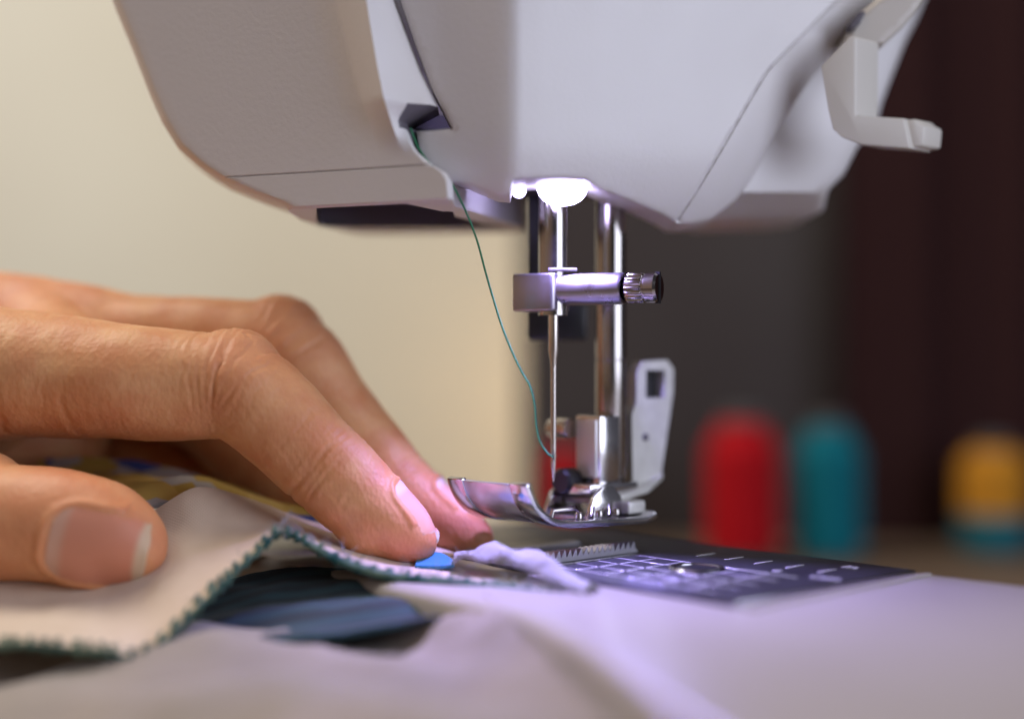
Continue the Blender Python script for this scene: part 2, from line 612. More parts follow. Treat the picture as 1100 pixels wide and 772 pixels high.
def dist_la(px, y):
    p = np.array((px, y)); a = LAA[:-1]; d = LAA[1:] - a
    t = np.clip(((p - a) * d).sum(1) / (d * d).sum(1), 0, 1)
    return float(np.sqrt(((a + d * t[:, None] - p) ** 2).sum(1)).min())


def la_lines():
    ys = np.arange(-66, 240, 3.)
    out = []
    xs = np.array([lerp_tab(LA, y) for y in ys])
    for _ in range(6): xs[1:-1] = (xs[:-2] + 2 * xs[1:-1] + xs[2:]) / 4
    tx, ty = np.gradient(xs), np.gradient(ys)
    L_ = np.hypot(tx, ty)
    for o_ in (-5, -2.2, 0, 2.2, 5):
        out.append(list(zip(xs + ty / L_ * o_, ys - tx / L_ * o_)))
    return out, (xs, ys)


LAL, (LAX, LAY) = la_lines()
LA = list(zip(LAY, LAX))
LAA = np.array([(x, y) for y, x in LA])


def dside(px, y):
    d = lerp_tab([(400, 259), (470, 255.5), (535, 251.6), (548, 251), (555, 251), (562, 251.5), (580, 252.8), (640, 258), (700, 264), (900, 285), (1100, 306)], px)
    a = lerp_tab(LA, y)
    if px > a:
        t = (px - a)
        d += .25 + .012 * t + .0016 * t * t
    q = dist_la(px, y) if abs(px - a) < 9 else 9
    if q < 2.2: d += .75 * (1 - q / 2.2)
    if y > 110: d += 4.4 * ((y - 110) / 105) ** 3
    return d


g = shell(side_out, dside, lambda px, y: 9 if px < 560 else 17, 6, 4, .8, extra=LAL)
make('side_cover', g, 'white', machine, 38)

# back cover
back_out = [(700, -70), (1030, -70), (1008, -30), (993, 0), (984, 22), (972, 46), (958, 82), (947, 112), (941, 135), (920, 160), (906, 188), (890, 204), (887, 214), (884, 226), (872, 233), (850, 236), (762, 239), (720, 230), (690, 120)]


def dback(px, y):
    d = 280.5 + (px - 760) * .10
    if y > 206: d += .55 * (y - 206)
    if px > 925: d += .0018 * (px - 925) ** 2
    d += .00035 * max(0, px - 850) ** 2
    return d


make('back_cover', shell(back_out, dback, lambda px, y: 22, 7, 7, 3.0), 'white', machine, 40)
# pale hinge cap above the lever
cap_out = [(905, 46), (926, 12), (950, -8), (992, -30), (1000, -12), (985, 12), (968, 32), (946, 52)]
make('hinge_cap', shell(cap_out, lambda px, y: 281 + .0 * px, lambda px, y: 14, 5, 5, 2.0), 'cream', machine, 40)
make('lever_slot', shell([(911, 28), (922, 13), (930, 13), (924, 26), (915, 33)], lambda px, y: 279.6, lambda px, y: 3, 3, 1.5, .3), 'chassis', machine, 40)

# chassis above the bars
make('chassis', box(Vector((16, 292, 92)), (1, 0, 0), (0, 1, 0), Z, 36, 28, 36, 1.0), 'chassis', machine)

# presser lifting lever
lev = [(881, 71), (914, 38), (920, 40), (919, 124), (971, 127), (978, 160), (925, 156), (904, 148), (894, 139), (889, 118)]
g = bevel(prism([P(x, y, 275) for x, y in lev], U * 8), .7, 3)
lever = make('lifting_lever', g, 'cream', machine, 40)
tip = [(972, 129), (983, 127), (986, 132), (994, 135), (992, 157), (979, 159)]
make('lever_tip', bevel(prism([P(x, y, 275.8) for x, y in tip], U * 6.6), .6, 2), 'cream', lever, 40)

# lamp
lamp = make('lamp', lathe([(0, 1.2), (4.4, 1.2), (4.5, .6), (4.4, .1), (0, .1)], P(604, 197.5, 266) + Vector((0, 0, .4)), Z, 40), 'chassis', machine, 35)
c = P(604, 197.5, 266)
make('lamp_lens', lathe([(5.0, .6), (5.0, -.2), (4.85, -1.2), (4.4, -2.3), (3.6, -3.2), (2.4, -3.85), (1.2, -4.15), (0, -4.2)], c, Z, 40), 'led', lamp, 60)
make('lamp_lens', lathe([(1.4, 1.4), (1.4, -.4), (1.1, -1.1), (.6, -1.5), (0, -1.6)], P(557.5, 204, 265.5), Z, 24), 'led', lamp, 60)
make('lamp_lens', lathe([(1.0, 2.6), (1.2, .6), (1.1, -.4), (0, -.8)], P(555.5, 200, 265.3), Z, 24), 'led', lamp, 60)

# needle bar
nb = M(0, 0, 0)
make('needle_bar', lathe([(2.85, 47.6), (2.85, 80)], nb, Z, 48), 'chrome', machine, 40)
make('bar_bracket', join(box(nb + Vector((-3.2, 24, 66)), (1, 0, 0), (0, 1, 0), Z, 3.4, 2, 36, .3), box(nb + Vector((1.5, 24, 47)), (1, 0, 0), (0, 1, 0), Z, 13, 3, 8, .8)), 'black', machine)
make('thread_guide', box(nb + Vector((1.8, -.6, 56.35)), (1, 0, 0), (0, 1, 0), Z, 5.6, 5, .7, .2), 'satin', machine)

# needle clamp
ca = Vector((math.cos(math.radians(25)), -math.sin(math.radians(25)), 0))
cb = Vector((-ca.y, ca.x, 0))
zc = 52.2
blk = [(-7.2, -3.6), (1.3, -3.9), (1.9, -3.2), (1.9, 3.8), (-7.2, 3.8)]
lo = [nb + ca * a + cb * b_ + Vector((0, 0, 48.4)) for a, b_ in blk]
clamp = make('needle_clamp', bevel(prism(lo, (0, 0, 7.3)), 1.1, 4, 25), 'satin', machine, 40)
cc = nb + Vector((0, 0, zc + .35))
sleeve = lathe([(0, 1.0), (3.05, 1.0), (3.05, 14.3), (2.85, 14.75), (2.35, 14.8), (2.2, 14.4), (2.15, 12.5), (0, 12.5)], cc, ca, 48)
make('clamp_sleeve', sleeve, 'satin', clamp, 40)
# knurled screw with a slot
rings = []
nk = 72
x, y = frame(ca)
for r, h, kn in [(1.5, 12.4, 0), (1.7, 15.0, 0), (2.1, 15.2, 0), (2.7, 15.6, 1), (2.85, 15.9, 1), (2.85, 18.6, 1), (2.7, 18.9, 1), (2.5, 19.0, 0), (2.5, 19.3, 0), (2.85, 19.5, 0), (2.9, 21.4, 0), (2.6, 21.9, 0)]:
    ring = []
    for k in range(nk):
        rr_ = r * (1 - (.075 if (k % 4) in (2, 3) and kn else 0))
        a = 2 * math.pi * k / nk
        ring.append(cc + ca * h + (x * math.cos(a) + y * math.sin(a)) * rr_)
    rings.append(ring)
make('clamp_screw', loft(rings), 'chrome', clamp, 30)
make('screw_slot', box(cc + ca * 21.6, ca, Z, cb, .9, 6.0, .9), 'black', clamp)

# needle
npr = [(0, 15.1), (.12, 15.3), (.3, 16.6), (.46, 18.5), (.5, 20.4), (.55, 22), (.58, 37.4), (.72, 39.2), (.98, 40.6), (1.0, 49)]
ndl = make('needle', lathe(npr, nb + Vector((.1, -.4, 0)), Z, 24), 'needle', machine, 50)
make('needle_eye', box(nb + Vector((.1, -.86, 20.2)), (1, 0, 0), (0, 1, 0), Z, .34, .2, 1.7, .08), 'black', ndl)

# presser bar and foot holder
pb = M(16.4, 0, 0)
make('presser_bar', lathe([(2.7, 14.5), (3.1, 15.2), (3.1, 38.6), (2.95, 38.75), (2.95, 39.05), (3.1, 39.2), (3.1, 82)], pb, Z, 48), 'chrome', machine, 40)
foot = make('presser_foot', join(mbox(9.8, 15.6, -3.6, 3.4, 14.2, 27.8, .5), mbox(6, 20, -4.6, 4.4, 12.2, 14.4, .5)), 'foot', machine, 40)
make('clamp_plate', mbox(9.2, 9.9, -2.9, 2.7, 15.4, 27.0, .25), 'mark', foot)
make('foot_screw', lathe([(0, 0), (1.9, 0), (2.1, .4), (2.1, 5.4), (1.8, 5.8), (0, 5.8)], M(8.6, -9.2, 25.0), W, 32), 'needle', foot)
# pale rear lever plate of the holder: an upright plate with a square hole, swept into a flange
up_out = [(21.9, 13.2), (21.6, 27.8), (23.0, 30.0), (23.2, 36.4), (24.8, 38.6), (32.6, 38.9), (34.6, 37.0), (34.4, 32.0), (30.6, 14.6), (27.6, 12.6)]
hole = [(25.9, 31.0), (31.6, 31.0), (31.8, 36.8), (26.0, 36.8)]
outer_d = densify(up_out, 1.2)
g = shell([(u * 10, -z * 10) for u, z in up_out], lambda a, b_: 0, lambda a, b_: 1, 12, 4, 0)   # used for its triangulation only


def flat_plate(outline, hole, fn, thick, step=1.5):
    """flat plate with a hole: fn(u, z, t) -> point"""
    a = densify(outline, step); h = densify(hole, step)
    n, k = len(a), len(h)
    r = delaunay_2d_cdt([Vector(p) for p in a + h], [(i, (i + 1) % n) for i in range(n)] + [(n + i, n + (i + 1) % k) for i in range(k)], [], 0, 1e-5)
    vs, fs = r[0], r[2]
    tri = [f for f in fs if inside((sum(vs[i].x for i in f) / 3, sum(vs[i].y for i in f) / 3), outline) and not inside((sum(vs[i].x for i in f) / 3, sum(vs[i].y for i in f) / 3), hole)]
    V = [fn(v.x, v.y, 0) for v in vs] + [fn(v.x, v.y, thick) for v in vs]
    m_ = len(vs)
    Fc = [tuple(f) for f in tri] + [tuple(i + m_ for i in reversed(f)) for f in tri]
    cnt = {}
    for f in tri:
        for i in range(3):
            e = (f[i], f[(i + 1) % 3]); key = (min(e), max(e))
            cnt[key] = None if key in cnt else e
    for e in cnt.values():
        if e: Fc.append((e[1], e[0], e[0] + m_, e[1] + m_))
    return V, Fc


g = bevel(flat_plate(up_out, hole, lambda u, z, t: M(u - 1.3, 2.2 - t, z), 2.4), .35, 2, 50)
hl = make('holder_lever', g, 'holder', foot, 40)
make('lever_hole', mbox(24.1, 30.9, -.5, .0, 30.4, 37.2), 'black', hl)
make('lever_rivet', lathe([(0, 0), (.8, 0), (.8, .35), (0, .45)], M(24.3, 2.15, 23.0), W, 20), 'chassis', hl)
fl = [(8, -5), (8, 4.6), (14, 5.6), (22, 5.2), (30, 2.2), (30, -.2), (22, -4), (14, -5)]
make('holder_flange', bevel(loft([[M(u, w, lerp_tab([(8, 10.2), (20, 11.2), (30, 14.0)], u)) for u, w in fl], [M(u, w, lerp_tab([(8, 11.6), (20, 12.6), (30, 15.4)], u)) for u, w in fl]]), .35, 2), 'holder', foot, 40)
# snap-on button and pin
make('snap_button', lathe([(0, 0), (2.4, 0), (2.7, .5), (2.7, 3.4), (2.2, 4.0), (0, 4.0)], M(9.2, -3.4, 14.6), -U, 32), 'black', foot)
make('foot_pin', lathe([(0, 0), (.9, 0), (.9, 12), (.6, 12.4), (0, 12.4)], M(9, -6.2, 12.4), W, 20), 'chrome', foot)
for w_ in (-6.4, 5.4):
    ear = [(3.0, 8.2), (14, 8.0), (12.5, 12.2), (10.5, 14.0), (7.5, 14.0), (5.0, 12.4)]
    make('foot_ear', bevel(prism([M(u, w_, z) for u, z in ear], W * 1.1), .3, 2), 'foot', foot, 40)
make('release_block', bevel(mbox(12.5, 17.6, 2.2, 8.6, 8.4, 11.0), .6, 3), 'holder', foot, 40)

# sole: a sprung curve swept across its width
SP = [(-17.6, 16.2), (-16.9, 14.2), (-15.6, 12.0), (-13.6, 10.0), (-11, 8.6), (-8.2, 7.8), (-5, 7.4), (0, 7.2), (6, 7.0), (12, 6.8), (15, 6.8), (17, 7.2), (18.6, 8.0)]
SPs = smooth_path([Vector((a, 0, b_)) for a, b_ in SP], 4)


def sole_strip(u0, u1, w0, w1, th, lift=0., bev=.3):
    pts = [p for p in SPs if u0 <= p.x <= u1]
    prof_b, prof_t = [], []
    for i, p in enumerate(pts):
        t = (pts[min(i + 1, len(pts) - 1)] - pts[max(i - 1, 0)]).normalized()
        n = Vector((-t.z, 0, t.x))
        prof_b.append(p + n * lift)
        prof_t.append(p + n * (lift + th))
    prof = prof_b + prof_t[::-1]
    a = [M(p.x, w0, p.z) for p in prof]
    return bevel(loft([a, [q + W * (w1 - w0) for q in a]]), bev, 2, 50)


make('sole', join(sole_strip(-17.7, 18.6, -11.4, -6.9, 1.25), sole_strip(-17.7, 18.6, 6.2, 11.2, 1.35)), 'foot', foot, 40)
make('sole_plate', join(sole_strip(-17.5, -3.0, -6.9, 6.6, .8, .25, .15), sole_strip(3.2, 18.6, -6.9, 6.6, .8, .25, .15), sole_strip(-3.0, 3.2, -6.9, -4.6, .8, .25, .15), sole_strip(-3.0, 3.2, 4.4, 6.6, .8, .25, .15)), 'sole', foot, 40)
make('toe_rib', join(sole_strip(-16.6, -4, 4.6, 6.1, .4, 1.0, .12), sole_strip(-16.6, -4, -6.7, -6.1, .35, 1.0, .1)), 'foot', foot, 40)
# raised guide rails with round ends on the near half of the sole
for k, (uu, ww) in enumerate([(-1.5, 8.6), (4.5, 8.2), (9.0, 8.4)]):
    make('sole_rivet', lathe([(0, 0), (.8, 0), (.8, .8), (.5, 1.2), (0, 1.3)], M(uu, ww, 8.8), Z, 20), 'chrome', foot, 40)
make('guide_rail', join(tube([M(-3.5, 3.2, 8.6), M(-3.2, 3.2, 9.9), M(3, 3.2, 10.1), M(3.6, 3.2, 8.6)], .5, 10), tube([M(3.4, 7.2, 8.6), M(4.2, 6.6, 9.8), M(5.6, 5.6, 11.0)], .42, 10), tube([M(8.0, 7.6, 8.6), M(8.8, 6.8, 9.8), M(9.8, 5.8, 11.0)], .42, 10)), 'chrome', foot, 50)

# bed
bed_uw = [(-41, -90), (-42, 0), (-44, 36), (-56, 62), (-73, 92), (-95, 130), (-95, 215), (39, 215), (39, -90)]
make('bed', bevel(prism([M(u, w, -45.6) for u, w in bed_uw], (0, 0, 45.6)), 2.6, 4, 30), 'bed', machine, 40)
# needle plate
PU0, PU1, PW0, PW1, PZ = -16.5, 35.0, -45.0, 57.6, .9
plate = make('needle_plate', bevel(mbox(PU0, PU1, PW0, PW1, .02, PZ), .25, 2), 'plate', machine, 40)
fr = mbox(PU0 - .1, PU1 + .1, PW1 + .05, PW1 + .9, .02, .85, .2)
fr2 = mbox(PU0 - .1, PU1 + .4, PW1 + 2.4, PW1 + 4.0, .03, .55, .25)
make('plate_edge', fr, 'edge', plate)
make('plate_frame', fr2, 'bed', plate)
zt = PZ + .03


def strip(u0, w0, u1, w1, wd=.32, h=.05):
    a, b_ = M(u0, w0, zt), M(u1, w1, zt)
    t = (b_ - a); L = t.length; t.normalize()
    return box((a + b_) / 2, t, Z.cross(t), Z, L, wd, h)


HC = (6.5, 31.0)   # hole in the plate
lines = []
for u in (-10.5, -5, .3, 5.8, 11.4):
    for w0, w1 in (((10.4, 25.4), (36.6, 49.5)) if u == 5.8 else ((10.4, 49.5),)):
        lines.append(strip(u, w0, u, w1, .4 if u < 11 else .55))
for w in (10.6, 17.2, 23.8, 30.4, 37, 43.6):
    if 26 < w < 36:
        lines.append(strip(-10.5, w, 1, w, .34))
    else:
        lines.append(strip(-10.5, w, 11.4, w, .34))
make('grid_marking', join(*lines), 'mark', plate, None)
for w in (20.2, 27.2, 34.2, 41.3, 48.4):
    make('measure_tick', strip(19.2, w, 24.6, w, .45), 'mark', plate, None)
# bright dimples where the lines of the guide grid cross
dots = [lathe([(0, 0), (.48, 0), (.34, .10), (0, .13)], M(u, w, zt), Z, 12) for u in (-10.5, -5, .3) for w in (17.2, 23.8, 30.4, 37, 43.6, 49.5)]
make('grid_dot', join(*dots), 'edge', plate, 60)
make('plate_hole', lathe([(0, .02), (3.9, .02), (4.0, .3), (4.4, .5), (4.9, .45), (5.2, .02)], M(*HC, PZ), Z, 48), 'edge', plate, 40)
make('hole_recess', lathe([(0, 0), (3.85, 0), (3.8, .12), (0, .12)], M(*HC, PZ + .03), Z, 40), 'black', plate, 40)


def text_geo(s, size, c, xd, yd):
    cu = bpy.data.curves.new('lettering', 'FONT')
    cu.body = s; cu.size = size; cu.align_x = 'CENTER'; cu.align_y = 'CENTER'; cu.extrude = .03; cu.offset = .0; cu.resolution_u = 4
    to = bpy.data.objects.new('lettering_source', cu)
    COL.objects.link(to)
    dg = bpy.context.evaluated_depsgraph_get()
    me = bpy.data.meshes.new_from_object(to.evaluated_get(dg))
    V = [c + xd * v.co.x + yd * v.co.y + Z * v.co.z for v in me.vertices]
    Fc = [tuple(p.vertices) for p in me.polygons]
    bpy.data.objects.remove(to); bpy.data.curves.remove(cu); bpy.data.meshes.remove(me)
    return V, Fc


make('lettering', text_geo('in', 4.6, M(28.7, 49.0, zt + .03), W, U), 'mark', plate, None)
make('lettering', text_geo('cm', 5.0, M(14.6, 53.4, zt + .03), W, U), 'mark', plate, None)
make('lettering', text_geo('4', 3.8, M(14.9, 42.4, zt + .03), W, U), 'mark', plate, None)
# feed dogs: toothed bars rising through dark slots
for w_ in (-8.0, 7.6):
    slot = make('feed_slot', mbox(-12, 17, w_ - 1.8, w_ + 1.8, PZ + .01, PZ + .04), 'black', plate)
    hk = 1 if w_ > 0 else .35
    prof = [(-11, PZ)]
    nt_ = 17
    for k in range(nt_):
        u = -10.5 + k * 25.0 / nt_
        prof += [(u, PZ + .8 * hk), (u + .8, PZ + 2.1 * hk), (u + 1.0, PZ + 2.1 * hk), (u + 1.3, PZ + .8 * hk)]
    prof += [(15.2, PZ)]
    a = [M(u, w_ - 1.0, z + .05) for u, z in prof]
    make('feed_dog', loft([a, [q + W * 2.0 for q in a]]), 'dog', plate, 30)
make('needle_slot', mbox(-1.2, 1.4, -4.6, 4.6, PZ + .01, PZ + .05), 'black', plate)

# ------------------------------------------------------------------ thread
tp = [P(*p) for p in [(441, 138, 256), (449, 158, 255), (462, 176, 254.5), (476, 188, 254), (485, 197, 255.5), (499, 224, 259), (512, 257, 262), (521, 290, 264.5), (529, 318, 266), (539, 350, 268), (550, 378, 269.5), (560, 399, 270.5), (569, 415, 271), (574, 435, 271.2), (575.5, 455, 271.4), (579, 472, 271.6), (586, 484, 271.8), (591, 489, 271.6), (594.5, 490.5, 272.4), (597, 490, 273.2)]]
g = tube(smooth_path(tp, 6), .2, 8)
o = make('thread', g, 'thread', None, 80, origin=tp[-1])
tag(o, 'green sewing thread hanging from the machine head down to the needle eye', 'thread')

# ------------------------------------------------------------------ hand
def cap(a, ra, b_, rb, n=28, m_=7, flat=None):
    """tapered capsule"""
    a, b_ = Vector(a), Vector(b_)
    t = (b_ - a).normalized()
    x, y = frame(t)
    rings = []
    for i in range(m_ + 1):
        ang = -math.pi / 2 + (math.pi / 2) * i / m_
        rings.append((a + t * math.sin(ang) * ra, max(math.cos(ang) * ra, .02)))
    for i in range(m_ + 1):
        ang = (math.pi / 2) * i / m_
        rings.append((b_ + t * math.sin(ang) * rb, max(math.cos(ang) * rb, .02)))
    R_ = [[c + (x * math.cos(2 * math.pi * k / n) + y * math.sin(2 * math.pi * k / n)) * r for k in range(n)] for c, r in rings]
    return loft(R_)


def chain(pts):
    out = []
    for i in range(len(pts) - 1):
        out.append(cap(pts[i][0], pts[i][1], pts[i + 1][0], pts[i + 1][1]))
    return out


def ch(rows):
    """smooth the chain of (px, py, d, r) and return [(point, r)]"""
    p = [Vector((*P(a, b_, d), )) for a, b_, d, r in rows]
    r = [Vector((q[3], 0, 0)) for q in rows]
    ps, rs = smooth_path(p, 3), smooth_path(r, 3)
    return [(x_, y_.x) for x_, y_ in zip(ps, rs)]


INDEX = [(-60, 395, 274, 13.2), (30, 402, 272, 12.4), (130, 410, 269.5, 11.3), (195, 414, 268.5, 10.5), (238, 414, 267.8, 9.95), (262, 420, 267.2, 9.85), (300, 452, 266, 9.3), (330, 483, 265.5, 8.9), (358, 508, 265, 8.7), (392, 540, 264, 8.0), (420, 561, 263.3, 7.0), (440, 575, 262.6, 5.2), (449, 583, 262.3, 3.8)]
MIDDLE = [(-60, 350, 306, 13), (35, 352, 303, 11.6), (140, 366, 299, 10.2), (240, 369, 295, 9.6), (290, 374, 293, 9.7), (318, 386, 291.5, 9.4), (350, 428, 290, 8.7), (388, 478, 288, 8.3), (418, 514, 286, 8.1), (448, 543, 284, 7.6), (478, 562, 282, 6.6), (498, 572, 281, 5.4), (509, 577, 280.5, 4.2)]
RING = [(-60, 375, 328, 13), (40, 390, 326, 11.5), (160, 415, 322, 10.4), (225, 442, 316, 10), (275, 490, 309, 9), (312, 525, 303, 8), (342, 547, 299, 6), (354, 554, 298, 4.4)]
LITTLE = [(-60, 420, 345, 12), (20, 436, 343, 11), (110, 465, 338, 10), (165, 490, 331, 9), (205, 516, 323, 8), (238, 534, 317, 6.4), (254, 542, 314, 4.6)]
THUMB = [(-260, 520, 276, 17), (-150, 540, 266, 14.5), (-70, 556, 259, 12.3), (-15, 561, 256.5, 11.2), (30, 562, 255.5, 10.7), (75, 566, 254.5, 10.5), (110, 573, 253.8, 9.5), (134, 582, 253, 7.6), (148, 589, 252.6, 5.5)]
PALM = [
    [(-420, 420, 296, 23), (-200, 400, 290, 20), (-60, 395, 276, 14)],
    [(-420, 410, 310, 22), (-200, 385, 306, 19), (-60, 355, 306, 14)],
    [(-420, 420, 325, 20), (-200, 390, 326, 18), (-60, 365, 328, 13)],
    [(-420, 430, 335, 19), (-200, 410, 340, 17), (-60, 400, 345, 12)],
    [(-420, 440, 300, 22), (-320, 490, 286, 19), (-260, 520, 276, 17)],
    [(-200, 430, 290, 16), (-120, 470, 284, 12), (-90, 520, 268, 12)],
    [(-800, 430, 310, 27), (-420, 425, 308, 25)],
    [(-60, 395, 276, 14), (30, 402, 273, 12.6), (60, 385, 287, 10), (35, 355, 302, 12)],
    [(35, 355, 302, 11), (38, 370, 325, 11), (20, 402, 342, 10)],
    [(-220, 470, 300, 17), (-60, 470, 308, 15), (60, 465, 318, 12)],
    [(-100, 420, 285, 17), (-40, 418, 300, 16), (-60, 420, 330, 14)],
]
chains = {k: ch(v) for k, v in (('index', INDEX), ('middle', MIDDLE), ('ring', RING), ('little', LITTLE), ('thumb', THUMB))}
geos = []
for c in chains.values(): geos += chain(c)
for pl_ in PALM: geos += chain(ch(pl_))
# soft pads under the finger tips and a little knuckle fullness
for px, py, d, r in [(425, 572, 262.8, 5.6), (400, 560, 263.5, 7.2), (250, 402, 268.5, 9.2), (300, 362, 294, 9.2), (492, 574, 281, 5.2), (95, 582, 254, 9.2), (-30, 545, 259, 11)]:
    geos.append(cap(P(px, py, d), r, P(px, py, d) + Vector((.5, 0, 0)), r))
hv, hf = join(*geos)
me = bpy.data.meshes.new('hand_source')
me.from_pydata([tuple(v) for v in hv], [], hf)
bm = bmesh.new(); bm.from_mesh(me); bmesh.ops.recalc_face_normals(bm, faces=bm.faces); bm.to_mesh(me); bm.free()
ho = bpy.data.objects.new('hand_source', me)
COL.objects.link(ho)
md = ho.modifiers.new('r', 'REMESH'); md.mode = 'VOXEL'; md.voxel_size = .42
sm = ho.modifiers.new('s', 'SMOOTH'); sm.factor = .5; sm.iterations = 44
dg = bpy.context.evaluated_depsgraph_get()
me2 = bpy.data.meshes.new_from_object(ho.evaluated_get(dg))
bpy.data.objects.remove(ho); bpy.data.meshes.remove(me)
nv = len(me2.vertices)
co = np.empty(nv * 3, dtype=np.float32); me2.vertices.foreach_get('co', co); co = co.reshape(-1, 3).astype(np.float64)
no = np.empty(nv * 3, dtype=np.float32); me2.vertices.foreach_get('normal', no); no = no.reshape(-1, 3).astype(np.float64)


def seg_info(pts, ends=None):
    """for every vertex: nearest distance to the chain, arc length along it, and the chain frame"""
    A = np.array([list(p[0]) for p in pts])
    L = np.concatenate([[0], np.cumsum(np.linalg.norm(np.diff(A, axis=0), axis=1))])
    best = np.full(nv, 1e9); arc = np.zeros(nv)
    for i in range(len(A) - 1):
        d = A[i + 1] - A[i]
        t = ((co - A[i]) @ d) / (d @ d)
        t = np.clip(t, 0 if i else -5, 1 if i < len(A) - 2 else 5)
        q = A[i] + t[:, None] * d
        ds = np.linalg.norm(co - q, axis=1)
        k = ds < best
        best[k] = ds[k]; arc[k] = (L[i] + t * np.linalg.norm(d))[k]
    return best, arc, A, L


info = {k: seg_info(c) for k, c in chains.items()}
names = list(info)
owner = np.argmin(np.stack([info[k][0] for k in names]), axis=0)


def arc_at(name, px, py, d):
    _, _, A, L = info[name]
    q = np.array(P(px, py, d))
    return L[np.argmin(np.linalg.norm(A - q, axis=1))]


rng = np.random.RandomState(3)


def vnoise(p, s):
    return np.array([mnoise.noise(Vector(q) * s) for q in p])


def crease(name, arc0, depth, sig, side=None, wob=.6, seed=0):
    """a skin crease round a finger; side = direction the crease faces (only there)"""
    i = names.index(name)
    sel = np.where((owner == i) & (np.abs(info[name][1] - arc0) < 6))[0]
    if not len(sel): return
    w_ = vnoise(co[sel] + seed * 13.7, .16) * wob * 2.2 + vnoise(co[sel] + seed * 7.1, .5) * wob * .5
    x_ = info[name][1][sel] - arc0 + w_
    depth = depth * .68
    amp = depth * np.exp(-(x_ / sig) ** 2) - depth * .35 * np.exp(-((np.abs(x_) - sig * 2.4) / (sig * 1.3)) ** 2)
    if side is not None:
        s = np.array(side) / np.linalg.norm(side)
        amp = amp * np.clip((no[sel] @ s) * 1.4 + .15, 0, 1)
    amp = amp * np.clip(.65 + .9 * vnoise(co[sel] + seed * 3.3, .22), .1, 1.2)
    disp[sel] -= amp


disp = np.zeros(nv)
a0 = arc_at('index', 244, 414, 267.8)
upb = (0.3, -.7, .8)
dn = (-.4, -.8, -.55)
for k, (off, dep, sg) in enumerate([(-6.5, .24, .32), (-4.8, .34, .34), (-3.2, .36, .36), (-1.6, .42, .36), (0.2, .44, .38), (2.0, .38, .36), (3.6, .3, .34), (5.4, .22, .32), (-8.6, .18, .32)]):
    crease('index', a0 + off, dep, sg, upb, .7, k)
crease('index', a0 + .2, .8, .55, dn, .25, 30)
crease('index', a0 - 1.6, .35, .45, dn, .3, 31)
a1 = arc_at('index', 345, 497, 265.2)
for k, (off, dep, sg) in enumerate([(-3.0, .12, .32), (-1.4, .2, .35), (.2, .26, .36), (1.6, .22, .34), (3.2, .14, .34)]):
    crease('index', a1 + off, dep, sg, upb, .5, 40 + k)
crease('index', a1 - .6, .5, .5, dn, .3, 50)
crease('index', a1 + 3.0, .28, .45, dn, .4, 51)
crease('index', a1 + 9.0, .14, .45, dn, .5, 52)
crease('index', a1 - 8, .14, .4, (0, -1, 0), .8, 53)
crease('index', a0 + 7.5, .14, .4, (0, -1, 0), .9, 54)
for k, off in enumerate([-14, -17.5, -22, -27, -31]):
    crease('index', a0 + off, .12, .38, (0, -1, -.1), 1.0, 60 + k)
# deeper fold where the palm of the first finger begins
crease('index', arc_at('index', 92, 440, 270), .38, .7, (-.1, -.75, -.65), .7, 70)
crease('index', arc_at('index', 30, 430, 270), .26, .6, (-.1, -.8, -.4), .9, 71)
am = arc_at('middle', 305, 380, 292)
for k, off in enumerate([-4, -2, 0, 2, 4]):
    crease('middle', am + off, .22, .4, upb, .5, 80 + k)
am2 = arc_at('middle', 425, 520, 285.5)
for k, off in enumerate([-1.5, .3, 2]):
    crease('middle', am2 + off, .2, .4, upb, .5, 90 + k)
at_ = arc_at('thumb', -15, 561, 256.5)
for k, off in enumerate([-5, -2.5, 0, 2.2, 4.6]):
    crease('thumb', at_ + off, .24, .45, (0, -1, .3), .6, 100 + k)
# slack, uneven flesh
low = vnoise(co, .10) * .45 + vnoise(co, .28) * .09
vis = co[:, 0] > -130
fine = np.zeros(nv)
fi = np.where(vis)[0]
# fine diagonal skin lines
sw = co[fi] @ np.array([.78, .25, .55])
sw2 = co[fi] @ np.array([.62, .2, -.75])
fine[fi] = .021 * np.sin(sw * 4.6 + 2.4 * vnoise(co[fi], .35)) * np.clip(vnoise(co[fi] + 5, .2) + .5, 0, 1) + .013 * np.sin(sw2 * 5.6 + 2.2 * vnoise(co[fi] + 9, .4))
disp += low + fine

# nails
NAILS = []   # (centre, axis towards tip, normal, half width, length)


def nail_def(name, c, tipv, nrm, hw, ln):
    a = Vector(tipv).normalized(); n = Vector(nrm)
    n = (n - a * n.dot(a)).normalized()
    NAILS.append((name, Vector(c), a, n, hw, ln))


def axis_of(name, i0, i1):
    c = chains[name]
    return (c[i1][0] - c[i0][0]).normalized()


ti = axis_of('index', -9, -1)
nail_def('index', P(448.5, 551, 263.6), ti, Vector((.68, -.27, .66)), 5.5, 12.6)
tm = axis_of('middle', -9, -1)
nail_def('middle', P(493, 537, 282.6), tm, Vector((.68, -.2, .68)), 5.0, 11)
tt = axis_of('thumb', -9, -1)
nail_def('thumb', P(114, 585, 250), tt + Vector((0, 0, .03)), Vector((.05, -.97, -.16)), 6.9, 16.6)
tr = axis_of('ring', -9, -1)
nail_def('ring', P(340, 530, 301), tr, Vector((.62, -.2, .75)), 4.6, 10)
tl = axis_of('little', -9, -1)
nail_def('little', P(238, 520, 318), tl, Vector((.6, -.2, .75)), 3.8, 8.5)
co1 = co + no * disp[:, None]
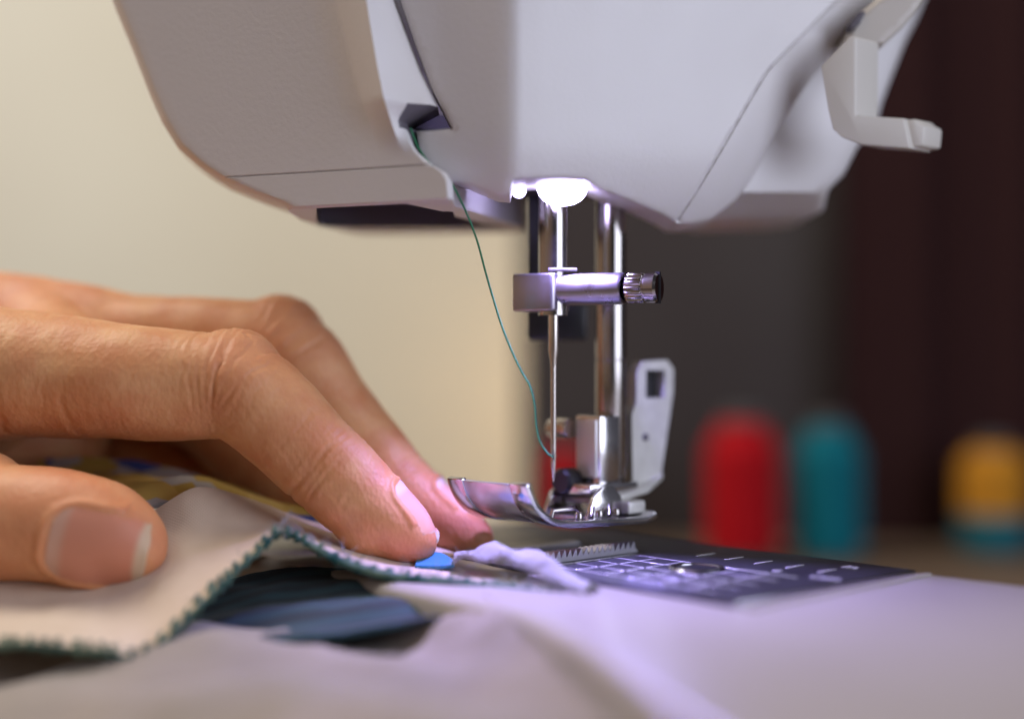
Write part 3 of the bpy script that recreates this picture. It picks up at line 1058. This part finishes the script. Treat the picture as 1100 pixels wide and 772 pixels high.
# nail folds: a low ridge of skin round every nail bed
for name, c, a, n, hw, ln in NAILS:
    s = n.cross(a)
    rel = co1 - np.array(c)
    x_ = rel @ np.array(s); y_ = rel @ np.array(a); z_ = rel @ np.array(n)
    near = (np.abs(x_) < hw + 4) & (np.abs(y_) < ln / 2 + 4) & (z_ > -5) & (owner == names.index(name))
    q = np.maximum(np.abs(x_ / hw) ** 3.2, 0) + np.where(y_ < 0, np.abs(y_ / (ln / 2)) ** 3.2, (np.maximum(y_, 0) / (ln / 2 * 1.15)) ** 4)
    e = q ** (1 / 3.2)
    lift = .42 * np.exp(-((e - 1.10) / .085) ** 2) * (y_ < ln * .15) - .30 * np.exp(-(np.maximum(e - .55, 0) / .3) ** 2) * (e < 1.04)
    co1 = co1 + np.where(near, lift, 0)[:, None] * no

fac = np.empty(0)
faces = [tuple(p.vertices) for p in me2.polygons]
pink = np.zeros(nv)
tips = [(P(455, 578, 262), 13), (P(512, 575, 281), 14), (P(155, 585, 253), 9), (P(255, 385, 262), 9), (P(345, 480, 262), 8), (P(310, 340, 288), 10), (P(60, 520, 250), 11), (P(40, 300, 300), 18), (P(60, 565, 247), 26)]
amt = [.8, .8, .5, .4, .35, .3, .5, .4, .45]  # last spot puts the thumb's shade into its skin tint
for (c, s), k in zip(tips, amt):
    pink = np.maximum(pink, k * np.exp(-(np.linalg.norm(co - np.array(c), axis=1) / s) ** 2))
bpy.data.meshes.remove(me2)
hand_base = P(435, 598, 262)
person = make('person', (co1.tolist(), faces), 'skin', None, None, origin=hand_base, attr=pink)
tag(person, "bare left hand with fingertips pressing cloth towards the presser foot", 'person')
bvh = BVHTree.FromPolygons([Vector(v) for v in co1.tolist()], faces)


def make_nail(name, c, a, n, hw, ln):
    s = n.cross(a)
    nx, ny = 20, 26
    top, tipv, hits = [], [], []
    for j in range(ny + 1):
        v = j / ny
        y_ = -ln / 2 + ln * v
        # half width: rounded at the root, softly rounded at the free edge
        root_ = (1 - max(0, (0.22 - v) / .22) ** 2.6) ** .5 if v < .22 else 1
        tip_ = (1 - max(0, (v - .76) / .24) ** 2.6 * (.72 if name == 'thumb' else .96)) ** .5
        wv = hw * root_ * tip_ * (0.94 + .06 * v)
        for i in range(nx + 1):
            t = -1 + 2 * i / nx
            yy = y_ - (.6 * t * t if v > .7 else 0) * (v - .7) / .3
            p = c + s * (wv * t) + a * yy
            hit = bvh.ray_cast(p + n * 7, -n, 16)
            ideal = p - n * (t * t * wv * .42)
            q = hit[0] if hit[0] is not None else ideal
            h_ = (q - c).dot(n)
            hits.append(h_ if hit[0] is not None else -99)
            hi = (ideal - c).dot(n)
            if hit[0] is None or v > .78:
                k = min(1, max(0, (v - .78) / .15)) if hit[0] is not None else 1
                h_ = h_ * (1 - k) + max(h_, hi - 1.0) * k if hit[0] is not None else hi - .8
            off = .30 * (1 - abs(t) ** 6) * min(1, v / .10 + .1)
            top.append(c + s * (wv * t) + a * yy + n * (h_ + off))
            tipv.append(v)
    # relax heights so that the nail reads as one smooth curved plate
    H = np.array([[(top[j * (nx + 1) + i] - c).dot(n) for i in range(nx + 1)] for j in range(ny + 1)])
    HIT = np.array(hits).reshape(ny + 1, nx + 1)
    for _ in range(6):
        K = H.copy()
        K[1:-1, 1:-1] = (H[:-2, 1:-1] + H[2:, 1:-1] + H[1:-1, :-2] + H[1:-1, 2:] + 2 * H[1:-1, 1:-1]) / 6
        K[-1, 1:-1] = (H[-2, 1:-1] + H[-1, :-2] + H[-1, 2:] + H[-1, 1:-1]) / 4
        H = K
    ti_ = np.abs(np.linspace(-1, 1, nx + 1))[None, :]
    H = np.maximum(H, HIT + .14 * (1 - ti_ ** 8))
    vv = np.linspace(0, 1, ny + 1)[:, None]
    if name == 'thumb': H = H + .18 * np.clip((vv - .6) / .3, 0, 1) * (1 - ti_ ** 6)
    else: H = H - 1.3 * np.clip((vv - .82) / .18, 0, 1) ** 2
    for j in range(ny + 1):
        for i in range(nx + 1):
            q = top[j * (nx + 1) + i]
            top[j * (nx + 1) + i] = q + n * (H[j, i] - (q - c).dot(n))
    V = top + [p - n * .55 for p in top]
    k = len(top)
    Fc = []
    for j in range(ny):
        for i in range(nx):
            q = j * (nx + 1) + i
            Fc.append((q, q + 1, q + nx + 2, q + nx + 1))
            Fc.append((q + k, q + nx + 1 + k, q + nx + 2 + k, q + 1 + k))
    edge = [i for i in range(nx + 1)] + [j * (nx + 1) + nx for j in range(1, ny + 1)] + [ny * (nx + 1) + i for i in range(nx - 1, -1, -1)] + [j * (nx + 1) for j in range(ny - 1, 0, -1)]
    for i in range(len(edge)):
        p, q = edge[i], edge[(i + 1) % len(edge)]
        Fc.append((q, p, p + k, q + k))
    return V, Fc, tipv + tipv


for nd in NAILS:
    V, Fc, tv = make_nail(*nd)
    make('fingernail', (V, Fc), 'nail' if nd[0] == 'thumb' else 'lit_nail', person, 50, attr=tv)


# ------------------------------------------------------------------ cloth
def sheet(E, I, n=18, sag=None, thick=1.0, k=8, wob=.25, seed=0):
    """cloth between two edge paths of photo points; every point has its own distance"""
    e = smooth_path([P(*p) for p in E], k); i_ = smooth_path([P(*p) for p in I], k)
    m_ = len(e)
    top = []
    for a in range(m_):
        for b_ in range(n + 1):
            t = b_ / n
            p = e[a].lerp(i_[a], t)
            if sag: p = p + Vector(sag(a / (m_ - 1), t))
            w_ = mnoise.noise(p * .12 + Vector((seed, 0, 0))) * wob * 2 + mnoise.noise(p * .4 + Vector((seed, 3, 0))) * wob * .5
            top.append(p + Vector((0, -.3 * w_, w_)))
    V = top + [p + Vector((0, .12, -thick)) for p in top]
    K = len(top)
    Fc = []
    for a in range(m_ - 1):
        for b_ in range(n):
            q = a * (n + 1) + b_
            Fc.append((q, q + 1, q + n + 2, q + n + 1))
            Fc.append((q + K, q + n + 1 + K, q + n + 2 + K, q + 1 + K))
    for a in range(m_ - 1):
        q = a * (n + 1); r = q + n
        Fc.append((q, q + n + 1, q + n + 1 + K, q + K))
        Fc.append((r + n + 1, r, r + K, r + n + 1 + K))
    for b_ in range(n):
        Fc.append((b_ + 1, b_, b_ + K, b_ + 1 + K))
        q = (m_ - 1) * (n + 1) + b_
        Fc.append((q, q + 1, q + 1 + K, q + K))
    return (V, Fc), [top[a * (n + 1)] for a in range(m_)], [top[a * (n + 1) + min(n, 1)] for a in range(m_)]


E = [(-90, 690, 226), (-30, 689, 226), (30, 690, 226), (80, 693, 226), (122, 699, 226), (148, 703, 227), (168, 691, 229), (200, 661, 233), (240, 622, 239), (274, 592, 243.5), (298, 569, 247), (318, 574, 248), (345, 588, 248), (380, 603, 248), (425, 615, 246), (480, 623, 243), (535, 628, 240.5), (585, 636, 236), (628, 642, 233)]
I = [(-90, 598, 264), (-30, 592, 264), (30, 588, 264), (80, 582, 264), (120, 570, 265), (162, 549, 266), (186, 535, 267), (210, 524, 269), (238, 525, 271.5), (264, 533, 274), (288, 543, 276), (312, 553, 277.5), (345, 562, 279), (390, 571, 280), (440, 581, 279), (490, 592, 274), (538, 602, 265), (588, 617, 251), (632, 636, 238)]
gm, edge, edge1 = sheet(E, I, 22, lambda s, t: (0, 0, -2.2 * math.sin(t * math.pi) * (1 - .65 * min(1, max(0, (s - .42) / .26)))), 1.1, 8, .22)
cloth = make('cloth', gm, 'beige', None, 50, origin=P(250, 640, 240))
tag(cloth, 'beige cloth with green overlocked edge held under the thumb', 'cloth')
# overlock: loops of thread thrown round the edge
pts = []
tot = 0
path = edge
L = [0]
for a in range(1, len(path)): L.append(L[-1] + (path[a] - path[a - 1]).length)
LL = np.array(L)
PA = np.array([list(p) for p in path]); PB = np.array([list(p) for p in edge1])
s = 0.
kk = 0
rs = random.Random(5)
while s < L[-1]:
    c = Vector([np.interp(s, LL, PA[:, i]) for i in range(3)])
    ins = Vector([np.interp(s, LL, PB[:, i]) for i in range(3)]) - c
    ins.normalize()
    j = rs.uniform(-.2, .2)
    pts += [c + ins * (2.2 + 3 * j) + Vector((0, -.05, .25)), c + ins * .3 + Vector((0, -.35, .4)), c - ins * (.5 + 2 * j) + Vector((0, -.1, -.5)), c + ins * .6 + Vector((0, .1, -1.5))]
    s += 2.5 + rs.uniform(-.8, .8)
    c2 = Vector([np.interp(min(s, L[-1]), LL, PA[:, i]) for i in range(3)])
    kk += 1
pts2 = [p + Vector((rs.uniform(-.5, .5), rs.uniform(-.3, .1), rs.uniform(-.3, .3))) for p in pts[2:]]
make('overlock_stitching', join(tube(smooth_path(pts2, 3), .2, 6), tube(smooth_path(pts, 3), [.30 + .09 * math.sin(i * 1.7) + .07 * math.sin(i * .37) for i in range(len(smooth_path(pts, 3)))], 7), tube([p + Vector((0, -.1, -.6)) for p in path], [.4 + .55 * min(1, max(0, (i / len(path) - .58) / .15)) for i in range(len(path))], 8)), 'tealthread', cloth, 60)

# loose fibres standing out of the cut edge
def fray(path, n, r, lo, hi, seed, spread=1.2):
    q = random.Random(seed)
    gs = []
    for _ in range(n):
        p = path[q.randrange(len(path))] + Vector((q.uniform(-.6, .6), q.uniform(-.4, .4), q.uniform(-.6, .5)))
        d = Vector((q.uniform(-1, 1) * spread, q.uniform(-1.2, .4), q.uniform(-.5, 1.0))).normalized()
        L_ = q.uniform(lo, hi)
        k = Vector((q.uniform(-1, 1), q.uniform(-1, 1), q.uniform(-1, .6))) * L_ * .35
        gs.append(tube([p, p + d * L_ * .5 + k * .4, p + d * L_ + k], [r, r * .8, r * .35], 5))
    return join(*gs)


m_ = len(edge)
make('frayed_fibre', fray(edge, 260, .07, .8, 2.2, 31), 'tealthread', cloth, 80)
make('frayed_fibre', fray([p + Vector((0, .8, .4)) for p in edge[int(m_ * .55):]], 240, .08, 1.2, 3.4, 33), 'lining', cloth, 80)
# white leading edge of the lining, curling beside the foot
E2 = [(488, 607, 253), (512, 602, 251), (536, 603, 248), (564, 612, 244), (594, 626, 238), (624, 640, 232)]
I2 = [(488, 600, 262), (512, 592, 260), (540, 589, 257), (578, 599, 251), (612, 617, 244), (646, 636, 236)]
gm, ed2_, _ = sheet(E2, I2, 14, lambda s, t: (0, .8 * math.sin(s * 22), .5 + .9 * math.sin(t * math.pi) + .35 * math.sin(s * 17 + t * 4)), .7, 8, 1.0, 4)
o = make('lining', gm, 'lining', None, 50, origin=P(560, 630, 240))
make('frayed_fibre', fray(ed2_, 150, .07, 1.0, 3.0, 35), 'lining', o, 80)
tag(o, 'white lining edge curling on the bed in front of the dark needle plate', 'cloth')
# bright blue scrap under the fingertip
gm, _, _ = sheet([(446, 607, 256.5), (460, 607, 256), (475, 606, 255.5), (488, 605, 255.5)], [(450, 593, 263), (460, 592, 262.5), (474, 593, 262), (486, 599, 260)], 8, None, .6, 6, .2, 8)
o = make('fabric_scrap', gm, 'bluecloth', None, 50, origin=P(460, 603, 259))
tag(o, 'small bright blue scrap of cloth under the tip of the index finger', 'cloth')
# printed cloth behind the thumb
gm, _, _ = sheet([(40, 556, 269), (110, 545, 269), (170, 538, 270), (215, 528, 273), (262, 538, 278), (320, 556, 282), (400, 574, 284)], [(40, 490, 298), (95, 488, 298), (150, 493, 298), (200, 504, 298), (260, 524, 296), (330, 547, 296), (420, 564, 300)], 20, lambda s, t: (0, 0, 1.5 * math.sin(t * 6)), 1.0, 6, .5, 11)
o = make('printed_fabric', gm, 'print', None, 50, origin=P(250, 530, 290))
tag(o, 'cloth printed in yellow, blue and white in the shade under the palm', 'cloth')
# dark teal cloth in the gap under the beige cloth
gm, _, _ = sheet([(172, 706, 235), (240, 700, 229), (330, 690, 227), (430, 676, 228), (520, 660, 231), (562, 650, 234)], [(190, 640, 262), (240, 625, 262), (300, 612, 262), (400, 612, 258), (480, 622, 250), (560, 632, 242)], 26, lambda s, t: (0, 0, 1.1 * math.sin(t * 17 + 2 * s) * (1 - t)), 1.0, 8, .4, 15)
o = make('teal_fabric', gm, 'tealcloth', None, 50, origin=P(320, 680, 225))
tag(o, 'dark teal cloth in the shadowed gap below the beige cloth', 'cloth')
# pale cloth spread in the foreground
E3 = [(-420, 1050, 118), (-150, 1000, 122), (100, 960, 126), (350, 930, 128), (560, 890, 127), (760, 868, 124)]
I3 = [(-300, 640, 292), (-100, 640, 290), (100, 636, 290), (300, 640, 276), (440, 648, 252), (520, 650, 233), (558, 650, 218.5)]
gm, _, _ = sheet(E3, I3, 44, lambda s, t: (0, 0, -3.0 + 4.6 * s ** 5 + (1 - s ** 4) * (3.2 * math.sin(s * 9 + t * 5) * math.sin(t * math.pi) + 1.5 * math.sin(t * 22 + s * 9) + 1.8 * abs(math.sin(t * 13 - s * 8)))), 1.2, 10, .8, 21)
o = make('pale_cloth', gm, 'pale', None, 50, origin=P(300, 740, 190))
tag(o, 'pale cloth spread out of focus along the bottom of the picture', 'cloth')

# ------------------------------------------------------------------ spools, table and background
def spool(px, d, rpx, ytop, ycap, mats_, label, bands=None, zb=-45.8):
    c = P(px, 386, d); c.z = zb
    r = rpx * d / F
    zt_ = CAMZ - (ytop - 386) * d / F - zb
    zcp = CAMZ - (ycap - 386) * d / F - zb
    root = thing('thread_spool', c, label, 'thread spool', 'spools standing behind the machine')
    make('spool_core', lathe([(0, 0), (r * .98, 0), (r * 1.0, 1.6), (r * .9, 2.4), (r * .5, 3), (r * .42, zt_), (r * .55, zcp - 4), (r * .5, zcp - 1), (r * .3, zcp), (0, zcp)], c, Z, 40), 'spoolcap', root, 40)
    bands = [(a, zt_ if b_ is None else b_, m_) for a, b_, m_ in (bands or [(3, None, mats_)])]
    for z0, z1, mm_ in bands:
        top_in = .6 if abs(z1 - zt_) < .01 else .985
        n_ = max(6, int((z1 - z0) / 1.2)); nt_ = max(3, int(n_ * .22)) if top_in < .9 else 3
        prof = [(r * .5, z0)] + [(r * (.96 + .012 * (i % 2)) * (1 if i < n_ - nt_ else (top_in + (1 - top_in) * (n_ - i) / nt_)), z0 + (z1 - z0) * i / n_) for i in range(n_ + 1)] + [(r * .45, z1)]
        make('wound_thread', lathe(prof, c, Z, 40), mm_, root, 60)
    return root


spool(797, 590, 41, 454, 441, 'red', 'spool of bright red thread standing just right of the presser foot')
spool(890, 590, 37, 458, 446, 'teal', 'spool of teal thread standing between the red and yellow spools')
spool(1067, 615, 37, 482, 470, 'yellow', 'yellow and teal banded thread spool at the far right', bands=[(3, 17, 'teal'), (17.1, None, 'yellow')])
spool(606, 590, 22, 478, 470, 'red', 'red thread spool half hidden behind the needle and presser foot')

tbl = make('table', bevel(prism([Vector((-700, -300, -76)), Vector((900, -300, -76)), Vector((900, 662, -76)), Vector((-700, 662, -76))], (0, 0, 30)), 2, 2), 'table', None)
tag(tbl, 'brown wooden table top under the machine', 'table', kind='structure')
wall = make('wall', box(Vector((-200, 1270, 300)), (1, 0, 0), (0, 1, 0), Z, 2600, 60, 1800), 'wall', None)
tag(wall, 'pale cream wall behind the sewing table', 'wall', kind='structure')
cab = make('cabinet', bevel(box(Vector((5 + 420, 725, 150)), (1, 0, 0), (0, 1, 0), Z, 840, 120, 840), 6, 3), 'dark', None, origin=Vector((425, 725, -270)))
tag(cab, 'dark brown cabinet filling the background on the right', 'cabinet')
cv, cf_ = [], []
nx_ = 150
for k in range(nx_ + 1):
    x_ = 152 + k * 3.4
    y_ = 647 + 2.2 * math.sin(k * .42 + .8 * math.sin(k * .11)) + 2 * math.sin(k * .97)
    for dy in (0, 1.6):
        cv += [Vector((x_, y_ + dy, -45.5)), Vector((x_, y_ + dy, 560))]
for k in range(nx_):
    a = k * 4
    cf_ += [(a, a + 4, a + 5, a + 1), (a + 2, a + 3, a + 7, a + 6), (a, a + 2, a + 6, a + 4), (a + 1, a + 5, a + 7, a + 3)]
cf_ += [(0, 1, 3, 2), (nx_ * 4, nx_ * 4 + 2, nx_ * 4 + 3, nx_ * 4 + 1)]
cu_ = make('curtain', (cv, cf_), 'maroon', None, 60, origin=Vector((400, 647, -45.5)))
tag(cu_, 'dark maroon curtain hanging at the right behind the spools', 'curtain')

# ------------------------------------------------------------------ camera
cd = bpy.data.cameras.new('camera')
cam = bpy.data.objects.new('camera', cd)
COL.objects.link(cam)
cd.sensor_width = 36
cd.lens = 36 * F / 1100
cam.location = (0, 0, CAMZ * MM)
cam.rotation_euler = (math.pi / 2, 0, 0)
cd.clip_start = .02
cd.clip_end = 20
cd.dof.use_dof = True
cd.dof.focus_distance = .2645
cd.dof.aperture_fstop = 36 * F / 1100 / 15.0
scene.camera = cam


# ------------------------------------------------------------------ light
def area(name, loc, target, sx, sy, watts, col):
    ld = bpy.data.lights.new(name, 'AREA')
    ld.shape = 'RECTANGLE'; ld.size = sx * MM; ld.size_y = sy * MM
    ld.energy = watts; ld.color = col
    o = bpy.data.objects.new(name, ld)
    COL.objects.link(o)
    o.location = Vector(loc) * MM
    o.rotation_euler = (Vector(target) - Vector(loc)).to_track_quat('-Z', 'Y').to_euler()
    return o


area('window_light', (640, -180, 270), (20, 270, 60), 640, 640, 5.6, (.78, .83, 1.0))
area('overhead_fill', (-150, 330, 760), (-40, 300, 0), 300, 300, 1.9, (1.0, .88, .74))  # added warm fill from above, no fixture in view
area('wall_fill', (-480, 430, 640), (-130, 1060, 60), 400, 400, 6.6, (1.0, .96, .90))  # added from out of view to brighten the wall

ld = bpy.data.lights.new('hidden_warm_fill', 'POINT')  # added unseen lamp behind the cabinet, warms the wall beside it
ld.energy = .55; ld.color = (1.0, .66, .36); ld.shadow_soft_size = .04
lo_ = bpy.data.objects.new('hidden_warm_fill', ld)
COL.objects.link(lo_)
lo_.location = (.075, 1.09, .0)
ld = bpy.data.lights.new('lamp_light', 'SPOT')
ld.energy = .78; ld.color = (.40, .33, 1.0); ld.spot_size = math.radians(124); ld.spot_blend = .9; ld.shadow_soft_size = .002
lo_ = bpy.data.objects.new('lamp_light', ld)
COL.objects.link(lo_)
lo_.location = (P(604, 197.5, 266) + Vector((0, 0, -5.2))) * MM
lo_.rotation_euler = Vector((.20, -.26, -1)).to_track_quat('-Z', 'Y').to_euler()

w = bpy.data.worlds.new('World')
scene.world = w
w.use_nodes = True
nt = w.node_tree
bg = nt.nodes['Background']
tc = nt.nodes.new('ShaderNodeTexCoord')
sx = nt.nodes.new('ShaderNodeSeparateXYZ')
nt.links.new(tc.outputs['Generated'], sx.inputs[0])
mr = nt.nodes.new('ShaderNodeMapRange')
mr.inputs['From Min'].default_value = -.9; mr.inputs['From Max'].default_value = .9
nt.links.new(sx.outputs['X'], mr.inputs['Value'])
cr = nt.nodes.new('ShaderNodeValToRGB')
els = cr.color_ramp.elements
els[0].position = 0; els[0].color = (.95, .64, .43, 1)
els[1].position = 1; els[1].color = (.20, .20, .24, 1)
e = els.new(.42); e.color = (.44, .34, .27, 1)
e = els.new(.55); e.color = (.10, .085, .08, 1)
nt.links.new(mr.outputs['Result'], cr.inputs['Fac'])
nt.links.new(cr.outputs['Color'], bg.inputs['Color'])
bg.inputs['Strength'].default_value = .37

scene.view_settings.view_transform = 'Standard'
scene.view_settings.look = 'None'
scene.view_settings.exposure = 0
scene.view_settings.gamma = 1
scene.render.engine = 'CYCLES'
cy = scene.cycles
cy.use_denoising = True
cy.max_bounces = 8
cy.sample_clamp_indirect = 6
cy.caustics_reflective = False
cy.caustics_refractive = False
